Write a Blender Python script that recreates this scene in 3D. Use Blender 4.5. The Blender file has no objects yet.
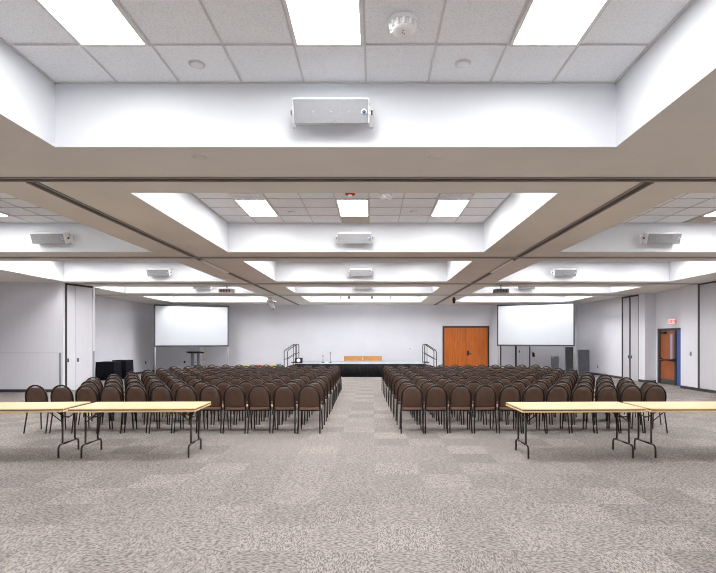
import bpy, math, random
from mathutils import Vector, Matrix
random.seed(7)
S = bpy.context.scene
COL = S.collection
F, CX, CY, H = 500.0, 373.0, 340.0, 1.75        # focal length (px), vanishing point, eye height
SOF, CEI = 3.68, 4.325                            # soffit and tile ceiling heights

def P(px, py, y):
    return Vector(((px - CX) * y / F, y, H + (CY - py) * y / F))
def lin(c):
    c /= 255.0
    return c / 12.92 if c <= 0.04045 else ((c + 0.055) / 1.055) ** 2.4
def rgb(r, g, b):
    return (lin(r), lin(g), lin(b), 1)

# ------------------------------------------------------------------ materials
def mat(name, col, rough=0.6, metal=0.0, spec=0.5, emit=None, strength=0.0):
    m = bpy.data.materials.new(name); m.use_nodes = True
    b = m.node_tree.nodes['Principled BSDF']
    b.inputs['Base Color'].default_value = col
    b.inputs['Roughness'].default_value = rough
    b.inputs['Metallic'].default_value = metal
    b.inputs['Specular IOR Level'].default_value = spec
    if emit:
        b.inputs['Emission Color'].default_value = emit
        b.inputs['Emission Strength'].default_value = strength
    return m

def noisy(name, c1, c2, scale, rough=0.6, metal=0.0, spec=0.5, stretch=(1, 1, 1), bump=0.0, lo=0.35, hi=0.65, detail=4):
    m = mat(name, c1, rough, metal, spec); nt = m.node_tree; N = nt.nodes; L = nt.links
    b = N['Principled BSDF']
    tc = N.new('ShaderNodeTexCoord'); mp = N.new('ShaderNodeMapping'); mp.inputs['Scale'].default_value = stretch
    L.new(tc.outputs['Object'], mp.inputs['Vector'])
    no = N.new('ShaderNodeTexNoise'); no.inputs['Scale'].default_value = scale; no.inputs['Detail'].default_value = detail
    L.new(mp.outputs['Vector'], no.inputs['Vector'])
    r = N.new('ShaderNodeValToRGB'); r.color_ramp.elements[0].color = c1; r.color_ramp.elements[1].color = c2
    r.color_ramp.elements[0].position = lo; r.color_ramp.elements[1].position = hi
    L.new(no.outputs['Fac'], r.inputs['Fac']); L.new(r.outputs['Color'], b.inputs['Base Color'])
    if bump:
        bp = N.new('ShaderNodeBump'); bp.inputs['Strength'].default_value = bump; bp.inputs['Distance'].default_value = 0.004
        L.new(no.outputs['Fac'], bp.inputs['Height']); L.new(bp.outputs['Normal'], b.inputs['Normal'])
    return m

def carpet_mat():
    m = mat('carpet', rgb(160, 150, 145), 0.95, spec=0.1); nt = m.node_tree; N = nt.nodes; L = nt.links
    b = N['Principled BSDF']
    tc = N.new('ShaderNodeTexCoord')
    off = N.new('ShaderNodeVectorMath'); off.operation = 'ADD'; off.inputs[1].default_value = (1.155 + 59, -4.15 + 59, 0)
    L.new(tc.outputs['Object'], off.inputs[0])
    ch = N.new('ShaderNodeTexChecker'); ch.inputs['Scale'].default_value = 1 / 0.59
    L.new(off.outputs[0], ch.inputs['Vector'])
    def strands(sx, sy, seed):
        no = N.new('ShaderNodeTexNoise'); no.noise_dimensions = '3D'; no.inputs['Scale'].default_value = 1; no.inputs['Detail'].default_value = 1.2; no.inputs['Roughness'].default_value = 0.55
        mp = N.new('ShaderNodeMapping'); mp.inputs['Scale'].default_value = (sx, sy, 1); mp.inputs['Location'].default_value = (0, 0, seed)
        L.new(off.outputs[0], mp.inputs['Vector']); L.new(mp.outputs['Vector'], no.inputs['Vector']); return no.outputs['Fac']
    mx = N.new('ShaderNodeMix'); mx.data_type = 'FLOAT'
    L.new(ch.outputs['Fac'], mx.inputs[0]); L.new(strands(96, 30, 3.3), mx.inputs[2]); L.new(strands(28, 62, 9.1), mx.inputs[3])
    r = N.new('ShaderNodeValToRGB')
    r.color_ramp.elements[0].position = 0.36; r.color_ramp.elements[0].color = CARPET[0]
    r.color_ramp.elements[1].position = 0.60; r.color_ramp.elements[1].color = CARPET[1]
    L.new(mx.outputs[0], r.inputs['Fac'])
    mr = N.new('ShaderNodeValue'); mr.outputs[0].default_value = 1.0
    # the two lay directions of the tiles and slow wear
    tone = N.new('ShaderNodeMapRange'); tone.inputs[3].default_value = 1.05; tone.inputs[4].default_value = 0.95
    L.new(ch.outputs['Fac'], tone.inputs[0])
    wn = N.new('ShaderNodeTexWhiteNoise'); wn.noise_dimensions = '2D'
    fl = N.new('ShaderNodeVectorMath'); fl.operation = 'SCALE'; fl.inputs[3].default_value = 1 / 0.59
    L.new(off.outputs[0], fl.inputs[0])
    fo = N.new('ShaderNodeVectorMath'); fo.operation = 'FLOOR'; L.new(fl.outputs[0], fo.inputs[0]); L.new(fo.outputs[0], wn.inputs['Vector'])
    wr = N.new('ShaderNodeMapRange'); wr.inputs[3].default_value = 0.91; wr.inputs[4].default_value = 1.09
    L.new(wn.outputs['Value'], wr.inputs[0])
    m1 = N.new('ShaderNodeMath'); m1.operation = 'MULTIPLY'; L.new(mr.outputs[0], m1.inputs[0]); L.new(tone.outputs[0], m1.inputs[1])
    m2 = N.new('ShaderNodeMath'); m2.operation = 'MULTIPLY'; L.new(m1.outputs[0], m2.inputs[0]); L.new(wr.outputs[0], m2.inputs[1])
    vm = N.new('ShaderNodeVectorMath'); vm.operation = 'SCALE'
    L.new(r.outputs['Color'], vm.inputs[0]); L.new(m2.outputs[0], vm.inputs[3]); L.new(vm.outputs[0], b.inputs['Base Color'])
    return m

def grille_mat():
    m = mat('speaker_grille', rgb(178, 180, 184), 0.5); nt = m.node_tree; N = nt.nodes; L = nt.links
    tc = N.new('ShaderNodeTexCoord'); vo = N.new('ShaderNodeTexVoronoi'); vo.inputs['Scale'].default_value = 110
    L.new(tc.outputs['Object'], vo.inputs['Vector'])
    r = N.new('ShaderNodeValToRGB'); r.color_ramp.elements[0].position = 0.3; r.color_ramp.elements[0].color = rgb(112, 113, 116)
    r.color_ramp.elements[1].position = 0.5; r.color_ramp.elements[1].color = rgb(140, 141, 144)
    L.new(vo.outputs['Distance'], r.inputs['Fac']); L.new(r.outputs['Color'], N['Principled BSDF'].inputs['Base Color'])
    return m

CARPET = (rgb(98, 93, 90), rgb(150, 143, 139))
LAMP = 26.5
SPOTW = 42.0
M = dict(
    carpet=carpet_mat(),
    soffit=noisy('soffit_paint', rgb(218, 213, 205), rgb(223, 218, 210), 1.5, 0.85, spec=0.2),
    white=mat('coffer_paint', rgb(215, 218, 222), 0.85, spec=0.2),
    tile=noisy('ceiling_tile', rgb(228, 231, 235), rgb(243, 245, 248), 70, 0.9, spec=0.1, lo=0.36, hi=0.5),
    tantile=noisy('tan_tile', rgb(172, 162, 152), rgb(182, 172, 162), 40, 0.9),
    tbar=mat('ceiling_grid_bar', rgb(205, 203, 203), 0.6),
    wall=noisy('wall_paint', rgb(220, 221, 228), rgb(225, 226, 233), 0.8, 0.8, spec=0.2),
    panel=noisy('partition_vinyl', rgb(218, 218, 225), rgb(220, 220, 227), 2.0, 0.75, spec=0.25, stretch=(6, 6, 0.3)),
    panelgrey=noisy('grey_partition_vinyl', rgb(196, 195, 201), rgb(198, 197, 203), 2.0, 0.75, spec=0.25, stretch=(6, 6, 0.3)),
    seam=mat('partition_seam', rgb(168, 167, 176), 0.8),
    base=mat('baseboard_rubber', rgb(48, 50, 56), 0.5),
    trackdark=mat('track_slot', rgb(62, 52, 46), 0.6),
    trackside=mat('track_flange', rgb(150, 142, 135), 0.45, 0.3),
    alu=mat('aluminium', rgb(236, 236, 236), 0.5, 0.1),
    lamp=mat('lamp_diffuser', rgb(240, 240, 240), 0.6, emit=(1, 0.99, 0.985, 1), strength=LAMP),
    lampframe=mat('lamp_frame', rgb(225, 225, 225), 0.5),
    plastic=mat('white_plastic', rgb(246, 246, 247), 0.4),
    offwhite=mat('pale_cover', rgb(232, 231, 230), 0.5),
    red=mat('red_plastic', rgb(190, 30, 28), 0.4),
    grille=grille_mat(),
    blue=mat('blue_badge', rgb(40, 85, 165), 0.4),
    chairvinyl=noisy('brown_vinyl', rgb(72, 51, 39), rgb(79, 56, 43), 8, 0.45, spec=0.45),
    seatvinyl=noisy('brown_seat_vinyl', rgb(142, 108, 90), rgb(150, 115, 96), 8, 0.32, spec=0.5),  # brown vinyl paled: gloss of the ceiling lights put into the colour
    bronze=mat('dark_bronze_tube', rgb(17, 14, 13), 0.3, 0.0, 0.45),
    tabletop=noisy('table_laminate', rgb(208, 180, 134), rgb(218, 192, 148), 4, 0.35, stretch=(0.6, 9, 1), spec=0.4),
    tableedge=noisy('table_edge_wood', rgb(206, 172, 122), rgb(224, 192, 142), 5, 0.5, stretch=(0.7, 8, 8)),
    groove=mat('table_groove', rgb(74, 58, 44), 0.6),
    tableleg=mat('table_leg_steel', rgb(44, 36, 34), 0.38, 0.4),
    black=mat('black_metal', rgb(26, 26, 28), 0.45, 0.2),
    blackcloth=noisy('black_cloth', rgb(17, 18, 24), rgb(24, 25, 33), 10, 0.9, spec=0.2),
    skirt=noisy('stage_skirt', rgb(14, 15, 18), rgb(22, 23, 27), 10, 0.8, spec=0.3),
    deck=noisy('stage_deck', rgb(160, 167, 173), rgb(168, 175, 181), 3, 0.4),
    screen=mat('screen_cloth', rgb(203, 207, 213), 0.8, spec=0.2),
    border=mat('screen_border', rgb(60, 61, 66), 0.7),
    greymetal=mat('grey_metal', rgb(188, 188, 190), 0.4, 0.3),
    doorwood=noisy('orange_door_wood', rgb(168, 84, 18), rgb(194, 104, 28), 3, 0.4, stretch=(7, 7, 0.5)),
    exitwood=noisy('brown_door_wood', rgb(138, 70, 32), rgb(160, 86, 42), 3, 0.4, stretch=(7, 7, 0.5)),
    doorframe=mat('dark_door_frame', rgb(50, 48, 50), 0.5),
    bluepaint=mat('blue_panel', rgb(58, 88, 150), 0.6),
    glass=mat('door_glass', rgb(150, 165, 185), 0.15),
    bench=noisy('bench_wood', rgb(176, 120, 58), rgb(194, 140, 76), 4, 0.5, stretch=(1, 8, 8)),
    charcoal=noisy('charcoal_panel', rgb(74, 76, 82), rgb(84, 86, 92), 4, 0.7),
    lecterntop=mat('lectern_black', rgb(22, 22, 25), 0.9, spec=0.15),
    lecternpost=mat('lectern_post', rgb(104, 106, 116), 0.45, 0.3),
    grey=mat('grey_plastic', rgb(140, 144, 152), 0.6),
    chrome=mat('chrome', rgb(225, 225, 228), 0.18, 0.9),
    darkgrey=mat('dark_grey_plastic', rgb(66, 66, 68), 0.5),
    lens=mat('lamp_lens', rgb(230, 230, 225), 0.2, emit=(1, 1, 0.95, 1), strength=1.5),
    exitface=mat('exit_face', rgb(250, 190, 185), 0.5, emit=(1.0, 0.50, 0.46, 1), strength=0.85),
    exitletter=mat('exit_letters', rgb(200, 30, 30), 0.5, emit=(0.9, 0.08, 0.06, 1), strength=0.7),
    yellow=mat('yellow_plastic', rgb(205, 188, 90), 0.5),
    redplastic=mat('red_crate', rgb(170, 62, 52), 0.5),
    teal=mat('teal_crate', rgb(110, 158, 165), 0.5),
    lime=mat('lime_crate', rgb(168, 172, 96), 0.5),
)

# ------------------------------------------------------------------ mesh builder
class MB:
    def __init__(s): s.v = []; s.f = []; s.m = []; s.sm = []
    def add(s, vs, fs, mi=0, smooth=False, T=None):
        k = len(s.v)
        s.v += [tuple(T @ Vector(p)) if T else tuple(p) for p in vs]
        for f in fs: s.f.append([i + k for i in f]); s.m.append(mi); s.sm.append(smooth)
        return s
    def box(s, a, b, mi=0, T=None):
        x0, y0, z0 = a; x1, y1, z1 = b
        x0, x1 = sorted((x0, x1)); y0, y1 = sorted((y0, y1)); z0, z1 = sorted((z0, z1))
        vs = [(x0, y0, z0), (x1, y0, z0), (x1, y1, z0), (x0, y1, z0), (x0, y0, z1), (x1, y0, z1), (x1, y1, z1), (x0, y1, z1)]
        return s.add(vs, [(0, 3, 2, 1), (4, 5, 6, 7), (0, 1, 5, 4), (1, 2, 6, 5), (2, 3, 7, 6), (3, 0, 4, 7)], mi, False, T)
    def rbox(s, a, b, r, mi=0, T=None):                     # box with chamfered edges
        lo = [min(a[i], b[i]) for i in range(3)]; hi = [max(a[i], b[i]) for i in range(3)]
        rings = []
        for z, ins in ((lo[2], r), (lo[2] + r, 0), (hi[2] - r, 0), (hi[2], r)):
            x0, y0, x1, y1 = lo[0] + ins, lo[1] + ins, hi[0] - ins, hi[1] - ins
            rings.append([(x0 + r, y0, z), (x1 - r, y0, z), (x1, y0 + r, z), (x1, y1 - r, z), (x1 - r, y1, z), (x0 + r, y1, z), (x0, y1 - r, z), (x0, y0 + r, z)])
        return s.loft(rings, mi, False, T)
    def loft(s, rings, mi=0, smooth=True, T=None, cap=True):
        n = len(rings[0]); vs = [p for r in rings for p in r]; fs = []
        for i in range(len(rings) - 1):
            for j in range(n):
                k = (j + 1) % n
                fs.append((i * n + j, i * n + k, (i + 1) * n + k, (i + 1) * n + j))
        if cap:
            fs.append(tuple(range(n))[::-1]); fs.append(tuple((len(rings) - 1) * n + j for j in range(n)))
        return s.add(vs, fs, mi, smooth, T)
    def tube(s, pts, r, n=8, mi=0, T=None):
        pts = [Vector(p) for p in pts]; rings = []; up = None
        for i, p in enumerate(pts):
            d = (pts[min(i + 1, len(pts) - 1)] - pts[max(i - 1, 0)]).normalized()
            if up is None:
                up = Vector((0, 0, 1)) if abs(d.z) < 0.9 else Vector((1, 0, 0))
            up = (up - d * up.dot(d)).normalized(); sd = d.cross(up)
            rings.append([tuple(p + (up * math.cos(2 * math.pi * k / n) + sd * math.sin(2 * math.pi * k / n)) * r) for k in range(n)])
        return s.loft(rings, mi, True, T)
    def lathe(s, prof, n=20, mi=0, T=None, smooth=True):    # prof: (radius, z)
        return s.loft([[(r * math.cos(2 * math.pi * k / n), r * math.sin(2 * math.pi * k / n), z) for k in range(n)] for r, z in prof], mi, smooth, T)
    def prism(s, outline, y0, y1, mi=0, T=None):            # outline (x, z) extruded in y
        return s.loft([[(x, y0, z) for x, z in outline], [(x, y1, z) for x, z in outline]], mi, False, T)
    def mesh(s, name, mats):
        me = bpy.data.meshes.new(name); me.from_pydata(s.v, [], s.f)
        for m in (mats if isinstance(mats, (list, tuple)) else [mats]): me.materials.append(M[m])
        me.polygons.foreach_set('material_index', s.m); me.polygons.foreach_set('use_smooth', s.sm)
        import bmesh
        bm = bmesh.new(); bm.from_mesh(me); bmesh.ops.recalc_face_normals(bm, faces=bm.faces); bm.to_mesh(me); bm.free()
        me.update(); return me
    def obj(s, name, mats, parent=None, label=None):
        o = bpy.data.objects.new(name, s.mesh(name, mats)); COL.objects.link(o)
        if parent: o.parent = parent
        if label: o['label'] = label
        return o

def thing(name, label, cat, loc=(0, 0, 0), rz=0, group=None, kind=None):
    o = bpy.data.objects.new(name, None); COL.objects.link(o)
    o.empty_display_size = 0.1
    o.location = loc; o.rotation_euler = (0, 0, rz); tag(o, label, cat, group, kind); return o
def tag(o, label, cat, group=None, kind=None):
    o['label'] = label; o['category'] = cat
    if group: o['group'] = group
    if kind: o['kind'] = kind
    return o
def struct(o, label, cat):
    return tag(o, label, cat, kind='structure')
def dup(root, loc, rz, label):
    r = root.copy(); COL.objects.link(r); r.location = loc; r.rotation_euler = (0, 0, rz); r['label'] = label
    for ch in list(root.children):
        c = ch.copy(); COL.objects.link(c); c.parent = r
        for g in ch.children:
            d = g.copy(); COL.objects.link(d); d.parent = c
    return r
ORD = ['first', 'second', 'third', 'fourth', 'fifth', 'sixth', 'seventh', 'eighth', 'ninth', 'tenth', 'eleventh', 'twelfth']

# ------------------------------------------------------------------ the room
XL, XR, YB, YF = -12.1, 11.2, 27.5, -1.2
XLN = -13.6                                             # side wall of the near sections
mb = MB(); mb.box((XLN - 0.1, YF - 0.1, -0.1), (XR + 1.2, YB + 0.2, 0)); struct(mb.obj('floor', 'carpet'), 'grey beige patterned carpet tile floor of the hall', 'floor')

COLS = [('left', -10.19, -4.84, -7.465), ('middle', -3.18, 2.43, -0.07), ('right', 4.08, 9.76, 7.38)]   # last: right edge of the centre light
ROWS = [(0.55, 5.0), (6.56, 10.97), (12.23, 16.47), (18.1, 20.6), (22.06, 25.5)]
TILE = 0.62
mb = MB()
xs = [XLN - 0.1] + [v for c in COLS for v in (c[1], c[2])] + [XR + 1.2]
ys = [YF - 0.1] + [v for r in ROWS for v in r] + [YB + 0.2]
for i in range(len(xs) - 1):
    for j in range(len(ys) - 1):
        if i % 2 == 1 and j % 2 == 1:
            x0, x1, y0, y1 = xs[i], xs[i + 1], ys[j], ys[j + 1]
            mb.add([(x0, y0, SOF), (x1, y0, SOF), (x1, y1, SOF), (x0, y1, SOF), (x0, y0, CEI), (x1, y0, CEI), (x1, y1, CEI), (x0, y1, CEI)],
                   [(0, 1, 5, 4), (1, 2, 6, 5), (2, 3, 7, 6), (3, 0, 4, 7)], 1)
            mb.add([(x0, y0, CEI), (x1, y0, CEI), (x1, y1, CEI), (x0, y1, CEI)], [(0, 1, 2, 3)], 2)
            ref = COLS[i // 2][3]                        # grid of T bars
            k = ref - TILE * 12
            while k < x1:
                if k > x0 + 0.03: mb.box((k - 0.009, y0, CEI - 0.010), (k + 0.009, y1, CEI - 0.002), 3)
                k += TILE
            t = y1 - 0.65
            while t > y0 + 0.03:
                mb.box((x0, t - 0.009, CEI - 0.0105), (x1, t + 0.009, CEI - 0.0025), 3); t -= TILE
            for a, b in (((x0, y0), (x0 + .02, y1)), ((x1 - .02, y0), (x1, y1)), ((x0, y0), (x1, y0 + .02)), ((x0, y1 - .02), (x1, y1))):
                mb.box((a[0], a[1], CEI - 0.013), (b[0], b[1], CEI - 0.003), 3)
        else:
            mb.add([(xs[i], ys[j], SOF), (xs[i + 1], ys[j], SOF), (xs[i + 1], ys[j + 1], SOF), (xs[i], ys[j + 1], SOF)], [(0, 1, 2, 3)], 0)
struct(mb.obj('ceiling', ['soffit', 'white', 'tile', 'tbar']), 'taupe soffit with fifteen white recessed bays of ceiling tiles', 'ceiling')

# partition tracks in the soffit
def track(name, a, b, label):
    a, b = Vector((*a, SOF)), Vector((*b, SOF)); d = (b - a); L = d.length; ang = math.atan2(d.y, d.x)
    T = Matrix.Translation(a) @ Matrix.Rotation(ang, 4, 'Z')
    m = MB()
    m.box((0, -0.045, -0.004), (L, 0.045, 0.03), 0, T)
    m.box((0, -0.075, -0.016), (L, -0.045, 0.03), 1, T); m.box((0, 0.045, -0.016), (L, 0.075, 0.03), 1, T)
    return struct(m.obj(name, ['trackdark', 'trackside']), label, 'track')
for i, y in enumerate((5.99, 11.67, 17.14, 21.4)):
    track(f'trim_{i + 1}', (XLN, y), (XR + 0.4, y), f'dark partition track crossing the soffit, {ORD[i]} from the camera')
track('trim_5', (-4.16, 6.1), (-4.07, YB), 'dark partition track along the soffit between left and middle bays')
track('trim_6', (3.355, 6.1), (3.38, YB), 'dark partition track along the soffit between middle and right bays')
for i, (x, s) in enumerate(((-4.10, 'left'), (3.33, 'right'))):  # pale metal strips, reflective highlight put into their colour
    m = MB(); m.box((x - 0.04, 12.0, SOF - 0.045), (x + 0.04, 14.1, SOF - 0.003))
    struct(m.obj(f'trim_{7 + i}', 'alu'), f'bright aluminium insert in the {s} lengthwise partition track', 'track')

def wall(name, a, b, label, m='wall', z0=0.0, z1=SOF, th=0.1, cat='wall'):
    a, b = Vector((a[0], a[1], 0)), Vector((b[0], b[1], 0)); d = b - a
    T = Matrix.Translation(a) @ Matrix.Rotation(math.atan2(d.y, d.x), 4, 'Z')
    q = MB(); q.box((0, 0, z0), (d.length, th, z1), 0, T)      # thickness to the left of a -> b
    return struct(q.obj(name, m), label, cat)
wall('wall_back', (XR, YB), (XL, YB), 'long pale lavender grey end wall behind the stage', th=-0.1)
wall('wall_left', (XL, YB), (XL, 16.85), 'grey side wall by the left projection screen', th=-0.1)
wall('wall_left_near', (XLN, 16.75), (XLN, YF), 'pale side wall of the near sections left of the tables', th=-0.1)
wall('wall_front', (XLN, YF), (XR, YF), 'pale wall behind the viewer', th=-0.1)
wall('wall_right', (XR, 22.5), (XR, YB), 'grey side wall by the right projection screen', th=-0.1)
# left operable partition, facing the viewer
q = MB(); q.box((XLN, 16.75, 0), (P(63.2, 0, 16.75).x, 16.85, SOF), 0); xe = P(63.2, 0, 16.75).x
q.box((XLN, 16.743, 1.315), (xe, 16.75, 1.325), 1)
struct(q.obj('wall_left_partition', ['panel', 'seam']), 'pale vinyl partition wall facing the viewer with a waist high seam', 'wall')
q = MB(); q.box((P(59.3, 0, 16.75).x, 16.73, 0.09), (P(61.3, 0, 16.75).x, 16.75, 1.32)); struct(q.obj('trim_9', 'grey'), 'grey corner guard at the end of the pale partition', 'corner guard')
# oblique pair of pocket doors on the left
A, B = Vector((-10.41, 16.95, 0)), Vector((-10.08, 18.05, 0)); d = B - A; LW = d.length
T = Matrix.Translation(A) @ Matrix.Rotation(math.atan2(d.y, d.x), 4, 'Z')
root = thing('door_1', 'pale double pocket door at an angle beside the left partition', 'door', kind='structure')
def leaf(parent, x0, x1, z0, z1, m, T, y0=0.0, y1=0.06, name='door_leaf'):
    q = MB(); q.rbox((x0, y0, z0), (x1, y1, z1), 0.006, 0, T); return q.obj(name, m, parent)
l1 = leaf(root, 0.04, LW * 0.33, 0.03, SOF - 0.06, 'panel', T); l2 = leaf(root, LW * 0.33 + 0.012, LW - 0.05, 0.03, SOF - 0.06, 'panel', T)
for l, x in ((l1, 0.085), (l2, LW * 0.33 + 0.10)):
    q = MB(); q.rbox((x - 0.03, -0.012, 0.99), (x + 0.03, 0.004, 1.12), 0.004, 0, T); q.obj('handle', 'darkgrey', l)
q = MB(); q.box((-0.03, -0.01, 0), (0.04, 0.07, SOF), 0, T); q.box((0.04, -0.01, SOF - 0.06), (LW, 0.07, SOF), 0, T); q.obj('door_frame', 'doorframe', root)
q = MB(); q.box((LW - 0.05, -0.02, 0), (LW + 0.03, 0.09, SOF), 0, T); q.obj('end_post', 'panel', root)
q = MB(); q.box((LW - 0.06, -0.03, 0), (LW + 0.005, -0.018, 1.35), 0, T); q.obj('corner_guard', 'grey', root)
wall('wall_left_pocket', (XL, 17.2), (-10.55, 17.2), 'pale wall closing the pocket behind the angled doors', th=0.1)
wall('wall_left_filler', (-10.55, 17.3), (-10.55, 16.85), 'narrow pale filler between partition and angled doors', th=-0.05)
# right side
wall('wall_right_return', (XR, 20.59), (XR, 21.08), 'pale pillar face between narrow doors and exit recess', th=-0.1)
wall('wall_right_recess', (XR + 0.1, 20.59), (11.65, 20.59), 'pale side of the recess of the exit door', th=0.1)
q = MB(); q.box((11.65, 17.9, 0), (11.75, 18.75, SOF)); q.box((11.65, 20.42, 0), (11.75, 20.7, SOF)); q.box((11.65, 18.75, 2.21), (11.75, 20.42, SOF))
struct(q.obj('wall_right_exit', 'wall'), 'pale recessed wall around the exit door', 'wall')
q = MB(); q.box((XR, 17.23, 0), (11.75, 18.2, SOF)); struct(q.obj('pillar_right', 'wall'), 'broad pale pillar with a light switch beside the exit door', 'pillar')
q = MB(); q.box((XR, YF, 0), (XR + 0.1, 17.14, SOF - 0.03), 0)
for y in (15.9, 14.6, 13.3, 12.0, 10.7): q.box((XR - 0.003, y, 0), (XR, y + 0.012, SOF - 0.03), 1)
wp = struct(q.obj('wall_right_partition', ['panelgrey', 'seam']), 'grey vinyl partition wall along the right side nearest the viewer', 'wall')
q = MB(); q.rbox((XR - 0.02, 16.2, 0.98), (XR, 16.27, 1.10), 0.004); q.obj('handle', 'darkgrey', wp)
q = MB(); q.box((XR - 0.012, 17.14, 0), (XR + 0.1, 17.23, SOF)); q.box((XR - 0.012, YF, SOF - 0.05), (XR + 0.02, 17.14, SOF)); struct(q.obj('trim_10', 'doorframe'), 'dark edge strip between right partition and pillar', 'trim')
root = thing('door_2', 'pair of narrow grey pocket doors with black edges on the right wall', 'door', kind='structure')
for a, b in ((21.1, 21.76), (21.84, 22.42)):
    q = MB(); q.rbox((XR + 0.01, a, 0.03), (XR + 0.07, b, SOF - 0.07), 0.005); l = q.obj('door_leaf', 'panelgrey', root)
    q = MB(); q.rbox((XR - 0.015, (b - 0.13 if a < 21.5 else a + 0.05), 0.95), (XR + 0.015, (b - 0.07 if a < 21.5 else a + 0.11), 1.08), 0.004); q.obj('handle', 'darkgrey', l)
q = MB()
for a, b in ((21.76, 21.84), (22.42, 22.5), (21.08, 21.1)): q.box((XR - 0.01, a, 0), (XR + 0.09, b, SOF))
q.box((XR - 0.01, 21.1, SOF - 0.07), (XR + 0.09, 22.42, SOF)); q.obj('door_frame', 'doorframe', root)
q = MB(); q.box((XR + 0.09, 20.9, 0), (XR + 0.13, 22.6, SOF)); struct(q.obj('wall_right_backing', 'wall'), 'wall behind the narrow grey pocket doors', 'wall')

# exit door in the recess
XD = 11.65
root = thing('door_3', 'brown wooden exit door with panic bar and narrow glass', 'door', kind='structure')
q = MB(); q.box((XD - 0.03, 20.27, 0), (XD + 0.08, 20.42, 2.21)); q.box((XD - 0.03, 18.75, 2.12), (XD + 0.08, 20.27, 2.21)); q.box((XD - 0.03, 19.2, 0), (XD + 0.08, 19.28, 2.12)); q.obj('door_frame', 'doorframe', root)
q = MB(); g0, g1 = 19.47, 19.63
for a, b, c, e in ((19.28, g0, 0.02, 2.12), (g1, 20.27, 0.02, 2.12), (g0, g1, 0.02, 1.0), (g0, g1, 1.98, 2.12)): q.box((XD + 0.01, a, c), (XD + 0.055, b, e))
lf = q.obj('door_leaf', 'exitwood', root)
q = MB(); q.box((XD + 0.02, g0, 1.0), (XD + 0.03, g1, 1.98)); q.obj('glass_lite', 'glass', lf)
q = MB(); q.box((XD - 0.006, 19.3, 0.03), (XD + 0.012, 20.25, 0.2)); q.obj('kick_plate', 'darkgrey', lf)
q = MB(); q.tube([(XD - 0.07, 19.32, 0.97), (XD - 0.07, 20.2, 0.97)], 0.025); q.box((XD - 0.08, 19.28, 0.92), (XD + 0.012, 19.4, 1.02)); q.box((XD - 0.08, 20.12, 0.92), (XD + 0.012, 20.22, 1.02)); q.obj('panic_bar', 'black', lf)
q = MB(); q.rbox((XD - 0.06, 19.85, 2.0), (XD + 0.012, 20.22, 2.08), 0.01); q.obj('door_closer', 'black', lf)
q = MB(); q.box((XD + 0.01, 18.75, 0), (XD + 0.05, 19.2, 2.12)); q.obj('side_panel', 'bluepaint', root, 'blue side panel')
# orange double door on the end wall
root = thing('door_4', 'wide orange wooden double door right of the stage', 'door', kind='structure')
x0, x1, zt = P(442.6, 0, YB).x, P(489, 0, YB).x, P(0, 326, YB).z
xm = (x0 + x1) / 2
for a, b in ((x0 + 0.09, xm - 0.012), (xm + 0.012, x1 - 0.09)):
    q = MB(); q.rbox((a, YB - 0.055, 0.02), (b, YB - 0.005, zt - 0.1), 0.006); l = q.obj('door_leaf', 'doorwood', root)
    if a < xm - 0.5: continue
    q = MB(); q.tube([(a + 0.1, YB - 0.06, 1.02), (a + 0.1, YB - 0.12, 1.02), (a + 0.28, YB - 0.12, 1.02)], 0.022); q.rbox((a + 0.04, YB - 0.075, 0.9), (a + 0.16, YB - 0.05, 1.16), 0.006); q.obj('handle', 'black', l)
q = MB(); q.box((x0, YB - 0.07, 0), (x0 + 0.09, YB, zt)); q.box((x1 - 0.09, YB - 0.07, 0), (x1, YB, zt)); q.box((x0 + 0.09, YB - 0.07, zt - 0.1), (x1 - 0.09, YB, zt)); q.box((xm - 0.012, YB - 0.03, 0), (xm + 0.012, YB, zt - 0.1)); q.obj('door_frame', 'doorframe', root)
# grey closet doors behind the right screen
root = thing('door_5', 'grey storage doors with black edges behind the right screen', 'door', kind='structure')
ex = [P(v, 0, YB).x for v in (500, 515.6, 530)]
for a, b in ((ex[0] + 0.06, ex[1] - 0.05), (ex[1] + 0.05, ex[2] - 0.06)):
    q = MB(); q.rbox((a, YB - 0.05, 0.03), (b, YB - 0.005, 3.4), 0.005); l = q.obj('door_leaf', 'panel', root)
    if b > ex[1]:
        q = MB(); q.rbox((a + 0.1, YB - 0.065, 1.05), (a + 0.16, YB - 0.045, 1.18), 0.004); q.obj('handle', 'darkgrey', l)
q = MB()
for v, w in ((ex[0], .06), (ex[1] - 0.05, .1), (ex[2] - 0.06, .06)): q.box((v, YB - 0.06, 0), (v + w, YB, 3.45))
q.box((ex[0], YB - 0.06, 3.4), (ex[2], YB, 3.46)); q.obj('door_frame', 'doorframe', root)
# baseboards
def bboard(name, boxes, label):
    q = MB()
    for a, b in boxes: q.box((*a, 0), (*b, 0.1))
    struct(q.obj(name, 'base'), label, 'baseboard')
bboard('baseboard_back', [((XL, YB - 0.012), (x0, YB)), ((x1, YB - 0.012), (ex[0], YB)), ((ex[2], YB - 0.012), (XR, YB))], 'dark rubber baseboard along the end wall')
bboard('baseboard_left', [((XL, 18.0), (XL + 0.012, YB)), ((XLN, 16.738), (xe, 16.75))], 'dark rubber baseboard along the left walls')
bboard('baseboard_right', [((XR - 0.012, 22.5), (XR, YB)), ((XR - 0.012, 20.59), (XR, 21.08)), ((XR, 20.578), (XD, 20.59)), ((XR - 0.012, 17.23), (XR, 18.2)), ((XR - 0.012, YF), (XR, 17.14))], 'dark rubber baseboard along the right walls')

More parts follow.
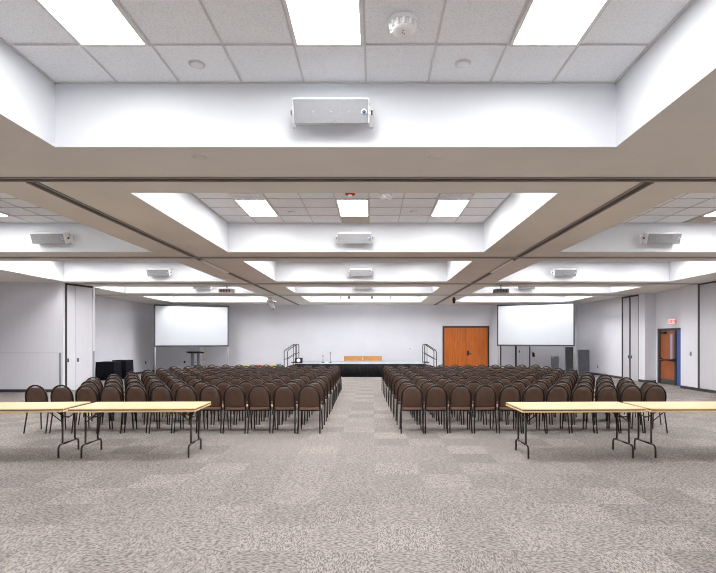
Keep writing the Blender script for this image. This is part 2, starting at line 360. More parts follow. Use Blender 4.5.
# ------------------------------------------------------------------ ceiling fixtures
fr = MB(); W, D = 0.60, 1.225
for a, b in (((-W / 2, -D / 2), (-W / 2 + .03, D / 2)), ((W / 2 - .03, -D / 2), (W / 2, D / 2)), ((-W / 2 + .03, -D / 2), (W / 2 - .03, -D / 2 + .03)), ((-W / 2 + .03, D / 2 - .03), (W / 2 - .03, D / 2))):
    fr.box((a[0], a[1], -0.028), (b[0], b[1], -0.004))
df = MB(); df.box((-W / 2 + .03, -D / 2 + .03, -0.024), (W / 2 - .03, D / 2 - .03, -0.016))
L0 = thing('ceiling_light', '', 'ceiling light', group='recessed light panels of the ceiling bays')
fr.obj('light_frame', 'lampframe', L0); df.obj('diffuser', 'lamp', L0)
rowname = ['row nearest the viewer', 'second row of bays', 'third row of bays', 'fourth row of bays', 'row nearest the stage']
first = True
for r, (ya, yb) in enumerate(ROWS):
    for c, (cn, ca, cb, ref) in enumerate(COLS):
        for k, kn in {'left': ((0, 'centre'), (-1, 'outermost'), (1, 'innermost')), 'middle': ((-1, 'left of three'), (0, 'middle of three'), (1, 'right of three')), 'right': ((0, 'centre'), (1, 'outermost'), (-1, 'innermost'))}[cn]:
            for e, en in ((0, 'far end'), (1, 'near end')):  # near-end row is added, mostly out of view, to brighten floor and walls
                if r == 3 and e: continue
                if kn == 'innermost' and not e and r < 2: continue
                loc = (ref - TILE / 2 + k * TILE * 3, yb - 0.65 - TILE if not e else ya + 0.55 + TILE, CEI)
                lb = f'glowing ceiling panel, {kn}, {en} of the {cn} bay, {rowname[r]}'
                if first: L0.location = loc; L0['label'] = lb; first = False
                else: dup(L0, loc, 0, lb)

for x, lb in ((COLS[1][3] - TILE / 2, 'tan ceiling tile between the middle light and speaker of the second middle bay'), (COLS[2][3] - TILE / 2, 'tan ceiling tile behind the light of the second right bay')):
    q = MB(); q.rbox((-.29, -.30, -.018), (.29, .30, -.001), .004); o = q.obj('ceiling_tile', 'tantile'); o.location = (x, 10.97 - .325, CEI); tag(o, lb, 'ceiling tile')
# speakers on the bay walls
def speaker():
    t = thing('wall_speaker', '', 'speaker', group='white box speakers on the bay walls')
    R = Matrix.Translation((0, -0.15, 0.025)) @ Matrix.Rotation(math.radians(22), 4, 'X')
    q = MB(); q.rbox((-0.365, -0.10, -0.11), (0.365, 0.09, 0.12), 0.012, 0, R); q.obj('housing', 'plastic', t)
    q = MB(); q.rbox((-0.352, -0.108, -0.105), (0.352, -0.098, 0.110), 0.004, 0, R)
    g = q.obj('grille', 'grille', t)
    q = MB()
    for x in (-0.17, 0, 0.17): q.lathe([(0.006, 0), (0.006, 0.004), (0.003, 0.005)], 8, 0, R @ Matrix.Translation((x, -0.108, 0.0)) @ Matrix.Rotation(math.pi / 2, 4, 'X'))
    q.obj('screw', 'greymetal', g)
    q = MB(); B_ = R @ Matrix.Translation((0.315, -0.108, 0)) @ Matrix.Rotation(math.pi / 2, 4, 'X')
    q.lathe([(0.026, 0), (0.026, 0.004)], 16, 0, B_); q.lathe([(0.018, 0.004), (0.018, 0.006)], 16, 1, B_); q.obj('badge', ['plastic', 'blue'], g, 'round blue and white badge')
    for s in (-1, 1):
        q = MB(); q.box((s * 0.366, -0.20, -0.02), (s * 0.38, 0, 0.06)); q.box((s * 0.366, -0.03, -0.07), (s * 0.40, 0, 0.11)); q.lathe([(0.022, 0), (0.022, 0.03)], 10, 1, Matrix.Translation((s * 0.366, -0.15, 0.02)) @ Matrix.Rotation(s * math.pi / 2, 4, 'Y')); q.obj('bracket', ['plastic', 'darkgrey'], t)
    return t
S0 = speaker(); first = True
for r in range(4):
    for c, x in enumerate((-6.98, -0.40, 6.25)):
        if r == 0 and c != 1: continue
        loc = (x, ROWS[r][1], 3.935); lb = f'white box speaker on the end face of the {COLS[c][0]} bay, {rowname[r]}'
        if first: S0.location = loc; S0['label'] = lb; first = False
        else: dup(S0, loc, 0, lb)

def disc(px, py, surf, label, R=0.075):
    y = F * ((CEI if surf == 't' else SOF) - H) / (CY - py); x = (px - CX) * y / F
    t = thing('ceiling_sprinkler', label, 'sprinkler cover', (x, y, (CEI if surf == 't' else SOF)), group='round sprinkler covers')
    q = MB(); q.lathe([(R, 0.002), (R, -0.006), (R * 0.72, -0.008)], 20); q.obj('trim_ring', 'tbar' if surf == 't' else 'soffit', t)
    q = MB(); q.lathe([(R * 0.74, -0.006), (R * 0.74, -0.012), (R * 0.6, -0.015)], 20); q.obj('cover_plate', 'offwhite' if surf == 't' else 'soffit', t)
disc(197, 64, 't', 'round white sprinkler cover in ceiling tiles left of the near bay speaker')
disc(463, 63, 't', 'round white sprinkler cover in ceiling tiles right of the near bay speaker')
disc(292, 211.8, 't', 'small round cover in the second middle bay ceiling, left of the middle light')
disc(413.6, 211.6, 't', 'small round cover in the second middle bay ceiling, right of the middle light')
disc(200, 157, 's', 'taupe soffit cover left below the near speaker')
disc(435, 157, 's', 'taupe soffit cover right below the near speaker')
disc(149.3, 225.4, 's', 'taupe soffit cover beside left lengthwise track, nearer of two', 0.065)
disc(191, 246, 's', 'taupe soffit cover beside left lengthwise track, farther of two', 0.065)
disc(533, 222.8, 's', 'taupe soffit cover beside right lengthwise track, nearer of two', 0.065)
disc(501, 246, 's', 'taupe soffit cover beside right lengthwise track, farther of two', 0.065)

def detector(px, py, label):
    y = F * (CEI - 0.03 - H) / (CY - py); x = (px - CX) * y / F
    t = thing('smoke_detector', label, 'smoke detector', (x, y, CEI), group='white smoke detectors')
    q = MB(); q.lathe([(0.115, 0), (0.125, -0.012), (0.125, -0.03), (0.11, -0.034)], 28); q.obj('base_ring', 'plastic', t)
    q = MB(); q.lathe([(0.105, -0.034), (0.10, -0.075), (0.085, -0.094), (0.03, -0.10)], 28); cap_ = q.obj('cap', 'plastic', t)
    def gear(R, z): return [((R + (.010 if k % 4 < 2 else -.006)) * math.cos(2 * math.pi * k / 48), (R + (.010 if k % 4 < 2 else -.006)) * math.sin(2 * math.pi * k / 48), z) for k in range(48)]
    q = MB(); q.loft([gear(.104, -.034), gear(.104, -.06), gear(.098, -.082)], 0, False); q.obj('vent_grille', 'plastic', t)
    q = MB()
    for x_, y_ in ((0.0, -0.03), (0.012, 0.015), (-0.004, 0.0)): q.lathe([(0.006, -0.102), (0.006, -0.092)], 8, 0, Matrix.Translation((x_, y_, 0)))
    q.obj('indicator', 'darkgrey', cap_)
detector(403, 24, 'white domed smoke detector on the tiles of the near middle bay')
detector(386, 195.5, 'white smoke detector beside the middle light of the second middle bay')
# red strobe
pt = F * (CEI - H) / (CY - 193); t = thing('fire_strobe', 'small red fire alarm strobe in front of the second middle bay light', 'fire alarm', ((350 - CX) * pt / F, pt, CEI))
q = MB(); q.lathe([(0.09, 0), (0.09, -0.025), (0.08, -0.035)], 20); q.obj('housing', 'red', t)
q = MB(); q.rbox((-0.03, -0.03, -0.07), (0.03, 0.03, -0.033), 0.006); q.obj('strobe_lens', 'plastic', t)
# air vents next to the lights of the second middle bay
for i, (x, s) in enumerate(((COLS[1][3] - TILE / 2 - TILE * 3, 'left'), (COLS[1][3] - TILE / 2 + TILE * 3, 'right'))):
    t = thing('air_vent', f'slotted ceiling air vent touching the {s} light of the second middle bay', 'air vent', (x, 10.97 - 0.655 - 2.5 * TILE - .02, CEI), group='slotted ceiling vents')
    q = MB(); q.box((-.3, -.3, -.012), (.3, .3, -.004)); q.obj('backing', 'darkgrey', t)
    q = MB()
    for k in range(7): q.box((-.3, -.29 + k * .09, -.028), (.3, -.245 + k * .09, -.012))
    for k in (-.3, -.1, .1, .285): q.box((k, -.3, -.03), (k + .015, .3, -.012))
    q.obj('louver', 'tile', t)

# projectors hanging from the soffit
for px, lab, m1 in ((227, 'white ceiling projector hanging from the soffit before the left screen', 'plastic'), (501, 'grey ceiling projector hanging from the soffit before the right screen', 'grey')):
    y = 17.7; x = (px - CX) * y / F
    t = thing('projector', lab, 'projector', (x, y, SOF))
    q = MB(); q.rbox((-.25, -.19, -.27), (.25, .19, -.13), 0.02); b = q.obj('body', m1, t)
    q = MB()
    for k in range(7): q.box((-.2 + k * .055, -.194, -.24), (-.165 + k * .055, -.188, -.155))
    q.obj('vent_grille', 'darkgrey', b)
    q = MB(); q.lathe([(.06, 0), (.06, .05), (.045, .055)], 16, 0, Matrix.Translation((.1, .19, -.2)) @ Matrix.Rotation(-math.pi / 2, 4, 'X')); q.obj('lens', 'black', b)
    q = MB(); q.tube([(0, 0, 0), (0, 0, -.13)], 0.022); q.lathe([(.08, 0), (.08, -.012)], 16); q.box((-.1, -.1, -.135), (.1, .1, -.125)); q.obj('ceiling_mount', 'greymetal', t)

def spot(px, py, y, label, m1, tilt, yaw=0.4, sc=1.0, zc=SOF):
    x = (px - CX) * y / F; zz = H + (CY - py) * y / F
    t = thing('spotlight', label, 'spotlight', (x, y, zc))
    q = MB(); q.lathe([(.05, 0), (.05, -.015)], 14); q.tube([(0, 0, 0), (0, 0, zz - zc + 0.06)], 0.014); q.box((-.09 * sc, -.015, zz - zc + .05), (.09 * sc, .015, zz - zc + .065))
    for s in (-1, 1): q.box((s * .085 * sc, -.015, zz - zc - .03), (s * .095 * sc, .015, zz - zc + .065))
    q.obj('yoke', 'greymetal' if m1 == 'greymetal' else 'black', t)
    T = Matrix.Translation((0, 0, zz - zc)) @ Matrix.Rotation(yaw, 4, 'Z') @ Matrix.Rotation(tilt, 4, 'X') @ Matrix.Scale(sc, 4)
    q = MB(); q.lathe([(.05, .16), (.075, .12), (.08, 0), (.08, -.17)], 16, 0, T); q.obj('lamp_can', m1, t)
    q = MB(); q.lathe([(.07, -.171), (.07, -.176)], 16, 0, T); q.obj('lens', 'offwhite' if m1 != 'black' else 'darkgrey', t)
    return t
spot(271, 303.2, 22.8, 'chrome theatre spotlight hanging left of the middle bay by the stage', 'chrome', math.radians(38), -0.7, 1.7)
t = spot(454, 300.2, 22.6, 'black spotlight with trailing cable hanging left of the right screen', 'black', math.radians(8), 0, 0.8)
q = MB(); pts = [(0.05 + 0.36 * u, 0, -0.22 + 0.02 * math.sin(6 * u) + 0.17 * u ** 2) for u in [k / 10 for k in range(11)]]; q.tube(pts, 0.008, 6); q.obj('cable', 'offwhite', t)
for px, s in ((340.5, 'first'), (349, 'second'), (372, 'third'), (390.5, 'fourth')):
    spot(px, 297.8, 22.3, f'tiny track spotlight under the last middle bay, {s} counted from the left', 'black' if s in ('second', 'third') else 'greymetal', math.radians(72), 0.0, 0.45)
    ld = bpy.data.lights.new('track_lamp', 'SPOT'); ld.energy = SPOTW; ld.spot_size = math.radians(110); ld.spot_blend = 1.0; ld.shadow_soft_size = 0.06
    lo_ = bpy.data.objects.new('track_lamp', ld); COL.objects.link(lo_); lo_.location = ((px - CX) * 22.3 / F, 22.48, 3.57); lo_.rotation_euler = (math.radians(74), 0, 0)

# exit sign, switches, outlets
t = thing('exit_sign', 'lit red and white exit sign above the brown exit door', 'exit sign', (11.36, 19.2, 2.36))
q = MB(); q.rbox((0, 0, 0), (0.25, 0.06, 0.205), 0.008); q.obj('housing', 'plastic', t)
q = MB(); q.box((0.012, -0.004, 0.012), (0.238, 0.001, 0.193)); f_ = q.obj('sign_face', 'exitface', t)
q = MB(); q.box((0.25, 0.01, 0.03), (0.29, 0.05, 0.17)); q.obj('mounting_arm', 'grey', t)
q = MB(); hz, th = .105, .017
def stroke(x, z, w_, h_): q.box((x, -.007, z), (x + w_, -.0035, z + h_))
x = .030
stroke(x, .05, th, hz)
for z in (.05, .05 + hz / 2 - th / 2, .05 + hz - th): stroke(x + th, z, .026, th)
x = .085
for s_ in (-1, 1): q.loft([[(x + .022 - s_ * .022, yy, .05), (x + .022 - s_ * .022 + s_ * th, yy, .05), (x + .022 + s_ * .022, yy, .05 + hz), (x + .022 + s_ * .022 - s_ * th, yy, .05 + hz)] for yy in (-.007 - .0004 * s_, -.0035)], 0, False)
stroke(.148, .05, th, hz)
stroke(.178, .05 + hz - th, .05, th); stroke(.1945, .05, th, hz - th)
q.obj('lettering', 'exitletter', f_)

def plate(name, label, cat, loc, axis, w=0.08, h=0.12, m1='offwhite', m2='darkgrey', dark=True):
    rz = {'b': 0, 'l': math.pi / 2, 'r': -math.pi / 2}[axis]
    t = thing(name, label, cat, loc, rz)
    q = MB(); q.rbox((-w / 2, -0.012, -h / 2), (w / 2, 0, h / 2), 0.003); q.obj('cover_plate', m1, t)
    q = MB()
    for z in ((-h * .22, h * .22) if 'outlet' in name else (0,)): q.rbox((-w * .22, -0.018, z - h * .14), (w * .22, -0.011, z + h * .14), 0.002)
    q.obj('receptacle' if 'outlet' in name else 'switch_rocker', m2, t)
plate('light_switch', 'grey light switch on the broad pillar beside the exit door', 'light switch', (XR, 17.62, 1.26), 'r', 0.1, 0.16, 'grey')
plate('wall_outlet', 'dark outlet low on the right side wall', 'outlet', (XR, 24.9, 0.42), 'r', 0.1, 0.14, 'grey')
plate('wall_outlet', 'dark outlet low on the left side wall', 'outlet', (XL, 26.6, 0.55), 'l', 0.14, 0.14, 'darkgrey', 'black')
plate('wall_outlet', 'dark outlet low on the end wall under the left screen', 'outlet', (P(184.6, 0, YB).x, YB, 0.54), 'b', 0.1, 0.13, 'darkgrey', 'black')
plate('thermostat', 'small beige thermostat on the end wall above the stage', 'thermostat', (P(410, 0, YB).x, YB, 1.29), 'b', 0.2, 0.11, 'offwhite', 'grey')
t = thing('electrical_switch_panel', 'white electrical panel on the end wall behind the lectern', 'electrical panel', (P(202.5, 0, YB).x, YB, H + (CY - 352.5) * YB / F))
q = MB(); q.rbox((-.15, -.06, -.33), (.15, 0, .33), 0.006); q.obj('housing', 'offwhite', t)
q = MB(); q.rbox((-.13, -.068, -.3), (.13, -.058, .3), 0.004); q.obj('panel_door', 'plastic', t)
t = thing('wall_phone', 'small black wall phone beside the grey storage doors', 'wall phone', (P(533.3, 0, YB).x, YB, H + (CY - 354.5) * YB / F))
q = MB(); q.rbox((-.06, -.05, -.12), (.06, 0, .10), 0.01); q.obj('housing', 'black', t)
q = MB(); q.tube([(-.07, -.07, .14), (-.05, -.08, .13), (.04, -.08, -.08), (.07, -.07, -.10)], 0.026); q.obj('handset', 'black', t)

# ------------------------------------------------------------------ chairs
def lean(z): return -0.19 - 0.15 * (z - 0.42)
def make_chair():
    t = thing('banquet_chair', '', 'chair')
    # seat: rounded square cushion
    def se(hx, hy, z, n=28, e=0.38, cy=0.005):
        out = []
        for k in range(n):
            a = 2 * math.pi * k / n; c, s = math.cos(a), math.sin(a)
            out.append((hx * math.copysign(abs(c) ** e, c), cy + hy * math.copysign(abs(s) ** e, s), z))
        return out
    q = MB(); q.loft([se(.195, .195, .435), se(.212, .212, .447), se(.215, .215, .468), se(.208, .208, .487), se(.17, .17, .499), se(.09, .09, .503)]); q.obj('seat', 'seatvinyl', t)
    # backrest pad inside the hoop, with a hand gap under the top tube
    hw, zc, rz = .182, .67, .214
    out = [(-hw, .485), (-hw * .55, .478), (0, .476), (hw * .55, .478), (hw, .485), (hw, .58)]
    for k in range(25):
        a = math.pi * k / 24; x = hw * math.cos(a); z = zc + rz * math.sin(a)
        z -= .022 * max(0, 1 - (x / .065) ** 2) ** 0.7 if abs(x) < .065 else 0
        out.append((x, z))
    out.append((-hw, .58))
    cz = .67
    def ring(sc, dy): return [(x * sc, lean(cz + (z - cz) * sc) + dy, cz + (z - cz) * sc) for x, z in out]
    q = MB(); q.loft([ring(.5, -.030), ring(.86, -.026), ring(.96, -.017), ring(1, -.004), ring(1, .008), ring(.95, .022), ring(.8, .032), ring(.45, .036)]); q.obj('backrest', 'chairvinyl', t)
    pts = [(.2, lean(.43), .43), (.2, lean(.58), .58)]
    for k in range(15):
        a = math.pi * k / 14; x = .2 * math.cos(a); z = .67 + .23 * math.sin(a); pts.append((x, lean(z), z))
    pts += [(-.2, lean(.58), .58), (-.2, lean(.43), .43)]
    q = MB(); q.tube(pts, .0168, 8); q.obj('back_frame', 'bronze', t)
    q = MB()
    for s in (-1, 1): q.box((s * .188, -.185, .412), (s * .208, .19, .434))
    q.box((-.188, .172, .412), (.188, .19, .434)); q.box((-.188, -.19, .412), (.188, -.172, .434)); q.obj('seat_frame', 'bronze', t)
    for s in (-1, 1):
        q = MB(); q.tube([(s * .2, -.186, .435), (s * .2, -.196, .36), (s * .207, -.27, .0)], .0125, 8); q.obj('leg', 'bronze', t)
        q = MB(); q.tube([(s * .197, .178, .43), (s * .2, .19, .30), (s * .206, .215, .0)], .0125, 8); q.obj('leg', 'bronze', t)
    return t
C0 = make_chair(); first = True
def put_chair(x, yrear, row, col, side):
    global first
    loc = (x + random.uniform(-.006, .006), yrear + .27 + random.uniform(-.02, .02), 0); rz = math.radians(random.uniform(-1.2, 1.2))
    lb = f'brown banquet chair, {side} block, {ORD[row]} row from the tables, {ORD[col]} from the aisle'
    if first:
        C0.location = loc; C0.rotation_euler = (0, 0, rz); C0['label'] = lb; C0['group'] = f'brown chairs of the {side} block'; first = False
    else:
        o = dup(C0, loc, rz, lb); o['group'] = f'brown chairs of the {side} block'
for r in range(9):
    yr = 9.36 + .96 * r
    for k in range({1: 11, 8: 11}.get(r, 12)): put_chair(-1.199 - .014 * r - .4646 * k, yr, r, k, 'left')
    for k in range(11 if r == 0 else 12): put_chair(.734 - .028 * r + .4575 * k, yr, r, k, 'right')

# ------------------------------------------------------------------ folding tables
def make_table():
    t = thing('folding_table', '', 'table')
    W, D, Z = .915, .41, .75
    q = MB(); q.rbox((-W, -D, Z - .016), (W, D, Z), .004); top = q.obj('tabletop', 'tabletop', t)
    q = MB(); q.box((-W + .004, -D + .004, Z - .029), (W - .004, D - .004, Z - .016)); q.obj('edge_groove', 'groove', top)
    q = MB(); q.rbox((-W + .001, -D + .001, Z - .055), (W - .001, D - .001, Z - .029), .003); q.obj('apron', 'tableedge', top)
    for s in (-1, 1):
        x = s * .785; r = .0145
        q = MB()
        for e in (-1, 1):
            q.tube([(x, e * .175, Z - .05), (x, e * .175, .24), (x, e * .18, .205), (x, e * .215, .185)][:3] + [(x, e * .182, .19)], r, 8)
            q.tube([(x, e * .17, .185), (x, e * .24, .185), (x, e * .268, .172), (x, e * .283, .145), (x, e * .287, .10), (x, e * .287, 0)], r, 8)
        q.tube([(x, -.18, .185), (x, .18, .185)], r, 8)
        q.tube([(x, -.175, .62)] + [(x, -.175 + .035 * k, .62 - .05 * math.sin(math.pi * k / 10)) for k in range(1, 10)] + [(x, .175, .62)], .010, 6)
        q.box((x - .02, -.26, Z - .07), (x + .02, .26, Z - .055))
        lg = q.obj('leg', 'tableleg', t)
        q = MB()
        q.tube([(x, 0, .56), (x - s * .07, 0, .575), (x - s * .2, 0, .66), (x - s * .27, 0, Z - .052)], .011, 6)
        q.tube([(x - s * .012, -.172, .52), (x - s * .15, -.172, .63), (x - s * .24, -.172, Z - .052)], .009, 6)
        q.box((x - s * .3, -.2, Z - .068), (x - s * .22, .03, Z - .055)); q.obj('brace', 'tableleg', lg)
    return t
T0 = make_table(); T0['group'] = 'light wood folding tables'
yt = 7.70
T0.location = (-3.535, yt, 0); T0.rotation_euler = (0, 0, math.radians(1.5)); T0['label'] = 'light wood folding table, left pair, the one ending near the aisle'
dup(T0, (-5.47, yt - .05, 0), math.radians(4), 'light wood folding table, left pair, the one running out of the picture')
dup(T0, (3.065, yt - .02, 0), math.radians(2), 'light wood folding table, right pair, the one ending near the aisle')
dup(T0, (4.97, yt + .015, 0), math.radians(1), 'light wood folding table, right pair, the one running out of the picture')

# ------------------------------------------------------------------ stage
SX0, SX1, SY0, SY1, SZ = -3.66, 2.42, 23.6, 26.6, .635
t = thing('stage', 'low portable stage with pale deck and black pleated skirt', 'stage', (0, 0, 0))
q = MB(); q.rbox((SX0, SY0, SZ - .05), (SX1, SY1, SZ), .008); dk = q.obj('deck', 'deck', t)
q = MB()
for k in (1, 2): q.box((SX0 + k * 2.1 - .006, SY0, SZ), (SX0 + k * 2.1 + .006, SY1, SZ + .002))
q.obj('deck_joint', 'grey', dk)
q = MB(); pts = []
n = 180
for k in range(n + 1): pts.append((SX0 + (SX1 - SX0) * k / n, SY0 - .026 + .018 * math.sin(k * 1.7)))
for k in range(1, 70): pts.append((SX1 + .024 + .015 * math.sin(k * 1.7), SY0 + (SY1 - SY0) * k / 70))
m_ = [(SX0 - .024 - .015 * math.sin(k * 1.7), SY0 + (SY1 - SY0) * k / 70) for k in range(1, 70)][::-1]
pts = m_ + pts
vs = [(x, y, .004) for x, y in pts] + [(x, y, SZ - .012) for x, y in pts]; N_ = len(pts)
q.add(vs, [(k, k + 1, N_ + k + 1, N_ + k) for k in range(N_ - 1)], 0, True); sk = q.obj('skirt', 'skirt', t)
so = sk.modifiers.new('thick', 'SOLIDIFY'); so.thickness = .006
q = MB()
for x in (SX0 + .1, -2.2, -.6, 1.0, SX1 - .1):
    for y in (SY0 + .12, SY1 - .12): q.tube([(x, y, 0), (x, y, SZ - .05)], .025)
q.obj('support_frame', 'black', t)
# stairs with handrails
def stairs(x_up, sgn, label):
    t = thing('stage_stairs', label, 'stairs', (x_up + sgn * .075, 24.9, 0), 0 if sgn > 0 else math.pi)
    # local: +x goes down and away from the stage
    for k in range(3):
        q = MB(); z = SZ - .19 * k + .03; q.rbox((.02 + .2 * k, -.48, z - .04), (.02 + .2 * k + .24, .48, z), .006); q.obj('tread', 'black', t)
    q = MB()
    for s in (-1, 1):
        q.loft([[(.02, s * .47 - .015, 0), (.02, s * .47 + .015, 0), (.02, s * .47 + .015, SZ - .01), (.02, s * .47 - .015, SZ - .01)], [(.64, s * .47 - .015, 0), (.64, s * .47 + .015, 0), (.64, s * .47 + .015, .12), (.64, s * .47 - .015, .12)]], 0, False)
    q.obj('stringer', 'black', t)
    for s in (-1, 1):
        y = s * .5
        q = MB()
        q.tube([(.03, y, .3), (.03, y, 1.45), (.045, y, 1.51), (.09, y, 1.54), (.14, y, 1.53), (.56, y, 1.24), (.59, y, 1.2), (.6, y, 1.14), (.6, y, .02)], .02)
        q.tube([(.03, y, 1.12), (.6, y, .78)], .014); q.tube([(.14, y, 1.53), (.14, y, .38)], .014); q.obj('handrail', 'black', t)
stairs(SX0, -1, 'black steps with handrails at the left end of the stage')
stairs(SX1, 1, 'black steps with handrails at the right end of the stage')
# things on the stage
for x, s in ((-1.03, 'left'), (-.03, 'right')):
    t = thing('low_bench', f'low orange wooden bench at the back of the stage, {s} of the pair', 'bench', (x, 26.2, SZ + .003), group='wooden benches on the stage')
    q = MB(); q.rbox((-.495, -.17, .235), (.495, .17, .27), .005); q.obj('seat', 'bench', t)
    q = MB(); q.box((-.48, -.155, .03), (.48, -.13, .235)); q.obj('front_panel', 'bench', t)
    for e in (-1, 1):
        q = MB(); q.box((e * .48, -.155, 0), (e * .455, .155, .235)); q.obj('side_panel', 'bench', t)
for px, h, s in ((323, .36, 'shorter'), (330.3, .52, 'taller')):
    t = thing('microphone_stand', f'{s} of two slim black microphone stands on the stage', 'microphone stand', ((px - CX) * 24.4 / F, 24.4, SZ), group='short microphone stands')
    q = MB(); q.lathe([(.09, 0), (.09, .015), (.02, .03)], 16); q.obj('base', 'black', t)
    q = MB(); q.tube([(0, 0, .02), (0, 0, h - .06)], .010, 8); q.obj('pole', 'black', t)
    q = MB(); q.lathe([(.012, h - .08), (.018, h - .03), (.024, h), (.012, h + .025)], 12); q.obj('microphone', 'darkgrey', t)
t = thing('stage_monitor', 'small black box with a round white front on the left stage steps', 'stage monitor', (-3.55, 23.95, SZ + .003))
q = MB(); q.rbox((-.17, -.13, 0), (.17, .13, .26), 0.02); q.obj('cabinet', 'black', t)
q = MB(); q.lathe([(.09, 0), (.09, .008), (.06, .014)], 18, 0, Matrix.Translation((0, -.13, .14)) @ Matrix.Rotation(math.pi / 2, 4, 'X')); q.obj('round_front', 'plastic', t)

# ------------------------------------------------------------------ projection screens
def screen(ax, ay, bx, by, zb, zt, label):
    a, b = Vector((ax, ay, 0)), Vector((bx, by, 0)); d = b - a; L = d.length
    t = thing('projection_screen', label, 'projection screen', a, math.atan2(d.y, d.x))
    q = MB(); q.box((.03, -.004, zb + .03), (L - .03, .004, zt - .03)); q.obj('screen_surface', 'screen', t)
    q = MB(); q.box((-.02, -.02, zb - .03), (L + .02, .02, zb + .04)); q.box((-.02, -.02, zt - .04), (L + .02, .02, zt + .03)); q.box((-.02, -.02, zb + .04), (.04, .02, zt - .04)); q.box((L - .04, -.02, zb + .04), (L + .02, .02, zt - .04)); q.obj('screen_frame', 'border', t)
    for x in (.02, L - .02):
        q = MB(); q.tube([(x, .045, 0.03), (x, .045, zb + .3)], .025); q.tube([(x, .045, .8), (x, .55, .03)], .014); q.tube([(x, -.35, .02), (x, .6, .02)], .02); q.obj('leg', 'greymetal', t)
    q = MB()
    for k in range(13): q.lathe([(.022, 0), (.022, .012)], 8, 0, Matrix.Translation((.1 + k * (L - .2) / 12, -.03, zt - .005)) @ Matrix.Rotation(math.pi / 2, 4, 'X'))
    q.obj('snap_button', 'black', t)
screen((154.5 - CX) * .05, 25.0, (228.3 - CX) * .0522, 26.1, 1.44, 3.5, 'white projection screen on legs left of the stage')
screen((497.6 - CX) * .052, 26.0, (574.3 - CX) * .048, 24.0, 1.475, 3.54, 'white projection screen on legs right of the orange door')

# lectern
t = thing('lectern', 'dark lectern on two grey posts before the left screen', 'lectern', (-8.73, 24.6, 0))
q = MB(); q.rbox((-.365, -.22, -.03), (.365, .22, .03), .008, 0, Matrix.Translation((0, 0, 1.14)) @ Matrix.Rotation(math.radians(-6), 4, 'X')); q.obj('reading_top', 'lecterntop', t)
for x in (-.15, .15):
    q = MB(); q.rbox((x - .065, -.06, .04), (x + .065, .06, 1.11), .01); q.obj('post', 'lecternpost', t)
q = MB(); q.rbox((-.34, -.22, 0), (.34, .22, .05), .01); q.obj('base', 'lecterntop', t)
q = MB(); q.box((-.085, -.05, .62), (.085, .05, .65)); q.obj('shelf', 'lecternpost', t)

# draped tables by the left wall
def draped(x0_, x1_, y0_, y1_, h, label):
    t = thing('draped_table', label, 'table', ((x0_ + x1_) / 2, (y0_ + y1_) / 2, 0), group='tables draped in black by the left wall')
    a, b = (x1_ - x0_) / 2, (y1_ - y0_) / 2
    def ring(z, amp, sc):
        out = []
        for e in range(4):
            for k in range(24):
                u = -1 + 2 * k / 24; w = amp * math.sin((e * 24 + k) * 1.9)
                x, y = [(u * a, -b), (a, u * b), (-u * a, b), (-a, -u * b)][e]; nx, ny = [(0, -1), (1, 0), (0, 1), (-1, 0)][e]
                out.append((x * sc + nx * w, y * sc + ny * w, z))
        return out
    q = MB(); q.loft([ring(.01, .022, 1.06), ring(.3, .018, 1.03), ring(h - .06, .006, 1.0), ring(h - .012, 0, .995), ring(h, 0, .96)], 0, True); q.obj('black_tablecloth', 'blackcloth', t)
    q = MB()
    for sx in (-1, 1):
        for sy in (-1, 1): q.tube([(sx * a * .8, sy * b * .8, 0), (sx * a * .8, sy * b * .8, h - .05)], .018)
    q.obj('leg_frame', 'tableleg', t)
draped(-11.97, -11.2, 21.6, 22.25, .80, 'smaller black draped table against the left wall, nearer the pocket doors')
draped(-11.72, -11.1, 22.45, 23.15, .84, 'larger black draped table near the left wall, farther from the pocket doors')

# charcoal panels and bin by the right screen
def slab(px0, px1, y, ztop, label, lean_, rz):
    x0_, x1_ = (px0 - CX) * y / F, (px1 - CX) * y / F; w = (x1_ - x0_) / 2 / math.cos(rz)
    t = thing('display_panel', label, 'display panel', ((x0_ + x1_) / 2, y, 0), rz, group='charcoal panels by the right wall')
    T = Matrix.Rotation(lean_, 4, 'X')
    q = MB(); q.rbox((-w, -.03, .02), (w, .03, ztop), .02, 0, T); pn = q.obj('panel_board', 'charcoal', t)
    q = MB(); q.box((-w - .012, -.032, .02), (-w, .032, ztop), 0, T); q.box((w, -.032, .02), (w + .012, .032, ztop), 0, T); q.obj('edge_trim', 'grey', pn)
    for s in (-1, 1):
        q = MB(); q.box((s * w * .8 - .02, -.16, 0), (s * w * .8 + .02, .18, .03)); q.obj('foot', 'black', t)
slab(565.5, 574.6, 24.9, 1.40, 'narrow charcoal panel standing behind the right leg of the right screen', -.02, 0)
slab(577.5, 590, 24.3, 1.28, 'wider charcoal panel standing between right screen and right wall', -.03, .25)
t = thing('waste_bin', 'tall grey bin against the end wall under the right screen', 'bin', ((555 - CX) * 26.9 / F, 26.9, 0))
q = MB(); q.loft([[(x * .13, y * .13, 0) for x, y in ((-1, -1), (1, -1), (1, 1), (-1, 1))], [(x * .165, y * .165, .8) for x, y in ((-1, -1), (1, -1), (1, 1), (-1, 1))]], 0, False); q.obj('body', 'grey', t)
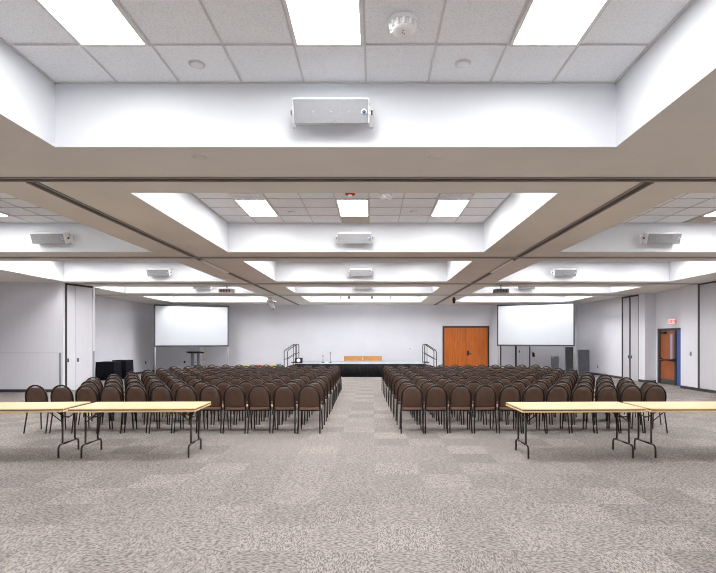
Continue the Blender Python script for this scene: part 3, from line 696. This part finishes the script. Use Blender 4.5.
q = MB(); q.rbox((-.175, -.175, .8), (.175, .175, .88), .02); q.obj('lid', 'greymetal', t)
q = MB(); q.box((-.09, -.178, .815), (.09, -.172, .86)); q.obj('flap', 'darkgrey', t)
# small coloured crates left of the stage
for px, w, h, m1, lab in ((244.5, .30, .49, 'lime', 'lime'), (258.5, .26, .50, 'redplastic', 'red'), (272.5, .34, .50, 'yellow', 'yellow'), (278.5, .14, .55, 'teal', 'teal')):
    y = 25.2; t = thing('storage_crate', f'{lab} storage crate on the floor left of the stage behind the chairs', 'crate', ((px - CX) * y / F, y, 0), group='coloured crates left of the stage')
    q = MB(); q.loft([[(x * w * .42, yy * .16, 0) for x, yy in ((-1, -1), (1, -1), (1, 1), (-1, 1))], [(x * w * .5, yy * .2, h - .04) for x, yy in ((-1, -1), (1, -1), (1, 1), (-1, 1))]], 0, False); q.obj('body', m1, t)
    q = MB(); q.rbox((-w * .5 - .015, -.215, h - .05), (w * .5 + .015, .215, h), .012); q.obj('rim', m1, t)

# ------------------------------------------------------------------ camera, render look
cd = bpy.data.cameras.new('camera'); cam = bpy.data.objects.new('camera', cd); COL.objects.link(cam)
cam.location = (0, 0, H); cam.rotation_euler = (math.pi / 2, 0, 0)
cd.sensor_fit = 'HORIZONTAL'; cd.sensor_width = 36; cd.lens = 36 * F / 716
cd.shift_x = -(CX - 358) / 716; cd.shift_y = (CY - 286.5) / 716
cd.clip_start = 0.05; cd.clip_end = 200
S.camera = cam
w = bpy.data.worlds.new('world'); S.world = w; w.use_nodes = True
w.node_tree.nodes['Background'].inputs['Color'].default_value = (0.8, 0.85, 1, 1); w.node_tree.nodes['Background'].inputs['Strength'].default_value = 0.0
S.view_settings.view_transform = 'Standard'; S.view_settings.look = 'None'; S.view_settings.gamma = 1; S.view_settings.use_curve_mapping = False
S.view_settings.exposure = 0.0
S.cycles.use_denoising = True; S.cycles.filter_width = 1.05
S.cycles.max_bounces = 10; S.cycles.diffuse_bounces = 8; S.cycles.glossy_bounces = 4
S.cycles.sample_clamp_indirect = 6.0
